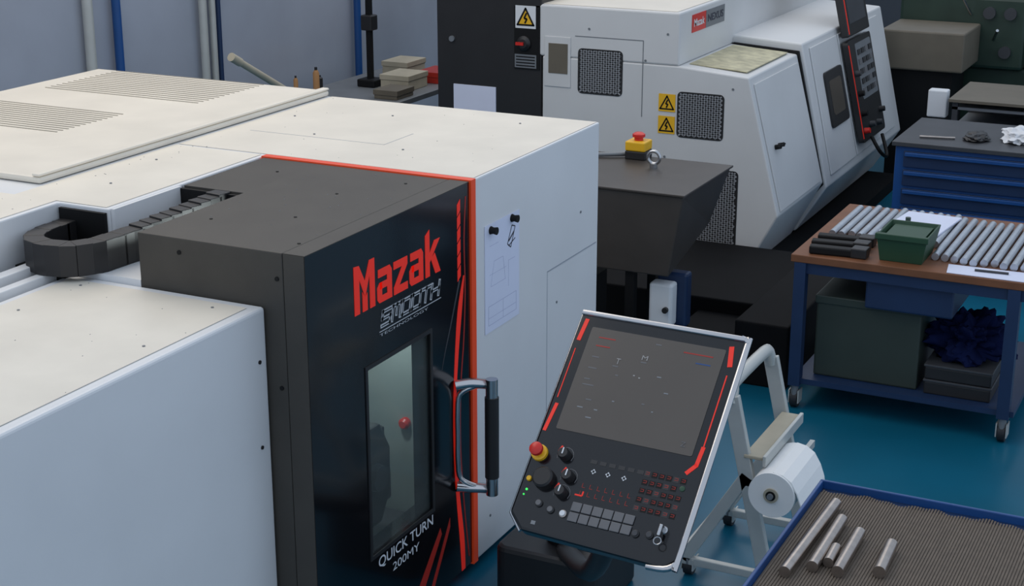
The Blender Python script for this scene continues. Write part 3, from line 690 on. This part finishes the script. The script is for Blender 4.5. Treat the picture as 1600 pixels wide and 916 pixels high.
box('apron',9.44,9.5,-1.55,-1.12,.6,.95,'olive',GL,bev=.01)
G2=thing('milling_machine','dark green milling machine standing behind the benches','machine',(10.8,-1.5,0))
box('column',11.2,11.9,-1.2,-.2,0,2.3,'gmach',G2,bev=.03)
box('knee',10.9,11.3,-1.1,-.3,.5,.95,'gmach',G2,bev=.03)
box('table',10.6,11.2,-2.3,.5,.95,1.05,'greyd',G2,bev=.01)
box('head',10.6,11.2,-1.0,-.4,1.5,2.1,'gmach',G2,bev=.04)
box('column',11.2,12.0,-3.4,-2.2,0,2.0,'gmach',G2,bev=.03)
SR=thing('storage_rack','low grey steel rack with flat shelves','rack',(7.8,-1.4,0))
for i in range(5):
    box('shelf',7.5,8.2,-2.2,-.60,.25+i*.16,.27+i*.16,'grey',SR)
each('upright',[(7.5,7.54,-.64,-.60,0,.95),(7.5,7.54,-2.2,-2.16,0,.95),(8.16,8.2,-.64,-.60,0,.95),(8.16,8.2,-2.2,-2.16,0,.95)],'greyd',SR)
box('rack_top',7.45,8.25,-2.22,-.58,.95,.97,'olive',SR)
box('rack_back',8.16,8.2,-2.16,-.64,.1,.95,'greyd',SR)
tag(box('junction_box',7.6,7.7,-.54,-.40,.80,1.0,'wprint',None,bev=.01),'white plastic junction box on a dark post','box')
tag(box('post',7.62,7.68,-.50,-.44,0,.80,'dark',None),'dark steel post carrying a white box','post')
# ------------------------------------------------------------ background, left
BT=thing('side_table','cluttered grey side table against the translucent wall','table',(6.6,3.6,0))
box('table_top',5.9,7.4,3.2,4.1,.82,.86,'grey',BT,bev=.004)
each('leg',[(5.95,6.0,3.25,3.3,0,.82),(7.3,7.35,3.25,3.3,0,.82),(5.95,6.0,4.0,4.05,0,.82),(7.3,7.35,4.0,4.05,0,.82)],'blued',BT)
def carton(x0,x1,y0,y1,z0,z1,m,l):
    t=thing('carton',l,'box',((x0+x1)/2,(y0+y1)/2,z0))
    box('carton_body',x0,x1,y0,y1,z0,z1-.02,m,t,bev=.004);box('carton_lid',x0-.006,x1+.006,y0-.006,y1+.006,z1-.04,z1,m,t,bev=.003)
carton(6.5,6.8,3.35,3.6,.86,.98,'board','small pale cardboard carton on the side table')
carton(6.9,7.2,3.3,3.5,.86,.95,'redd','small red-brown carton on the side table')
carton(6.15,6.4,3.25,3.45,.86,.93,'olive','low olive-grey carton on the side table')
carton(6.95,7.25,3.62,3.85,.86,1.0,'board','small pale carton at the back of the side table')
hs2=thing('height_gauge','black height gauge standing on the side table','gauge',(6.6,3.75,.86))
box('gauge_base',6.52,6.68,3.67,3.83,.86,.92,'black',hs2,bev=.01)
box('gauge_column',6.58,6.62,3.73,3.77,.92,1.75,'black',hs2)
box('gauge_slide',6.55,6.65,3.70,3.80,1.3,1.42,'dark',hs2,bev=.01)
for x,y,hh,m,rd in((6.05,3.9,.22,'wood',.025),(5.95,4.02,.16,'wood',.018),(6.25,4.0,.12,'dark',.025)):
    t=thing('bottle','slim upright bottle on the side table','bottle',(x,y,.86),'bottles on the side table')
    lathe('bottle_body',[(0,0),(rd,0),(rd,hh*.8),(rd*.5,hh*.9),(0,hh*.9)],(x,y,.86),m,t,seg=16)
    cyl('bottle_cap',(x,y,.86+hh*.9),(x,y,.86+hh),rd*.45,'dark',t,seg=12)
LB=thing('leaning_handle','pale yellowish tool handle leaning behind the white machine','handle',(5.9,3.2,0))
tube('shaft',[(4.05,3.2,1.49),(4.5,3.2,1.255),(6.2,3.2,.37)],.022,'board',LB)
cyl('end_grip',(4.03,3.2,1.50),(4.12,3.2,1.453),.028,'board',LB)
tube('ground_bracket',[(6.2,3.2,.38),(6.3,3.2,.2),(6.3,3.2,.0)],.02,'greyd',LB)
# ------------------------------------------------------------ lights
wd=bpy.data.worlds.new('w');sc.world=wd;wd.use_nodes=True
nt=wd.node_tree;bg=nt.nodes['Background'];bg.inputs[0].default_value=(.70,.82,1.0,1);bg.inputs[1].default_value=.80
def area(name,loc,tgt,size,e_,col):
    l=bpy.data.lights.new(name,'AREA');l.shape='RECTANGLE';l.size=size[0];l.size_y=size[1];l.energy=e_;l.color=col
    o=bpy.data.objects.new(name,l);COL.objects.link(o);o.location=loc
    o.rotation_euler=(Vector(tgt)-Vector(loc)).to_track_quat('-Z','Y').to_euler()
area('ceiling_light',(1.5,3.0,5.2),(1.2,1.6,0),(5,4),112,(1,.86,.68))
area('ceiling_light',(8,1.5,5.2),(8,.5,0),(4,4),60,(1,.89,.76))
pl_=bpy.data.lights.new('interior_fill_light','POINT');pl_.energy=20;pl_.shadow_soft_size=.05;pl_.color=(.9,1,1)  # added fill light, brightens the view through the door window
o=bpy.data.objects.new('interior_fill_light',pl_);COL.objects.link(o);o.location=(.7,.28,1.35)
# ------------------------------------------------------------ camera
cam=bpy.data.cameras.new('camera');co=bpy.data.objects.new('camera',cam);COL.objects.link(co)
p=R(17.63);th=R(26.2)
h=Vector((math.cos(th),math.sin(th),0));rt=Vector((math.sin(th),-math.cos(th),0))
Fv=math.cos(p)*h+Vector((0,0,-math.sin(p)));Uv=math.sin(p)*h+Vector((0,0,math.cos(p)))
mt=Matrix.Identity(4)
for i in range(3):
    mt[i][0]=rt[i];mt[i][1]=Uv[i];mt[i][2]=-Fv[i]
mt.translation=Vector((-4.089,-2.754,3.1));co.matrix_world=mt
cam.sensor_width=36;cam.lens=2480/1600*36
sc.camera=co
sc.view_settings.view_transform='Standard'
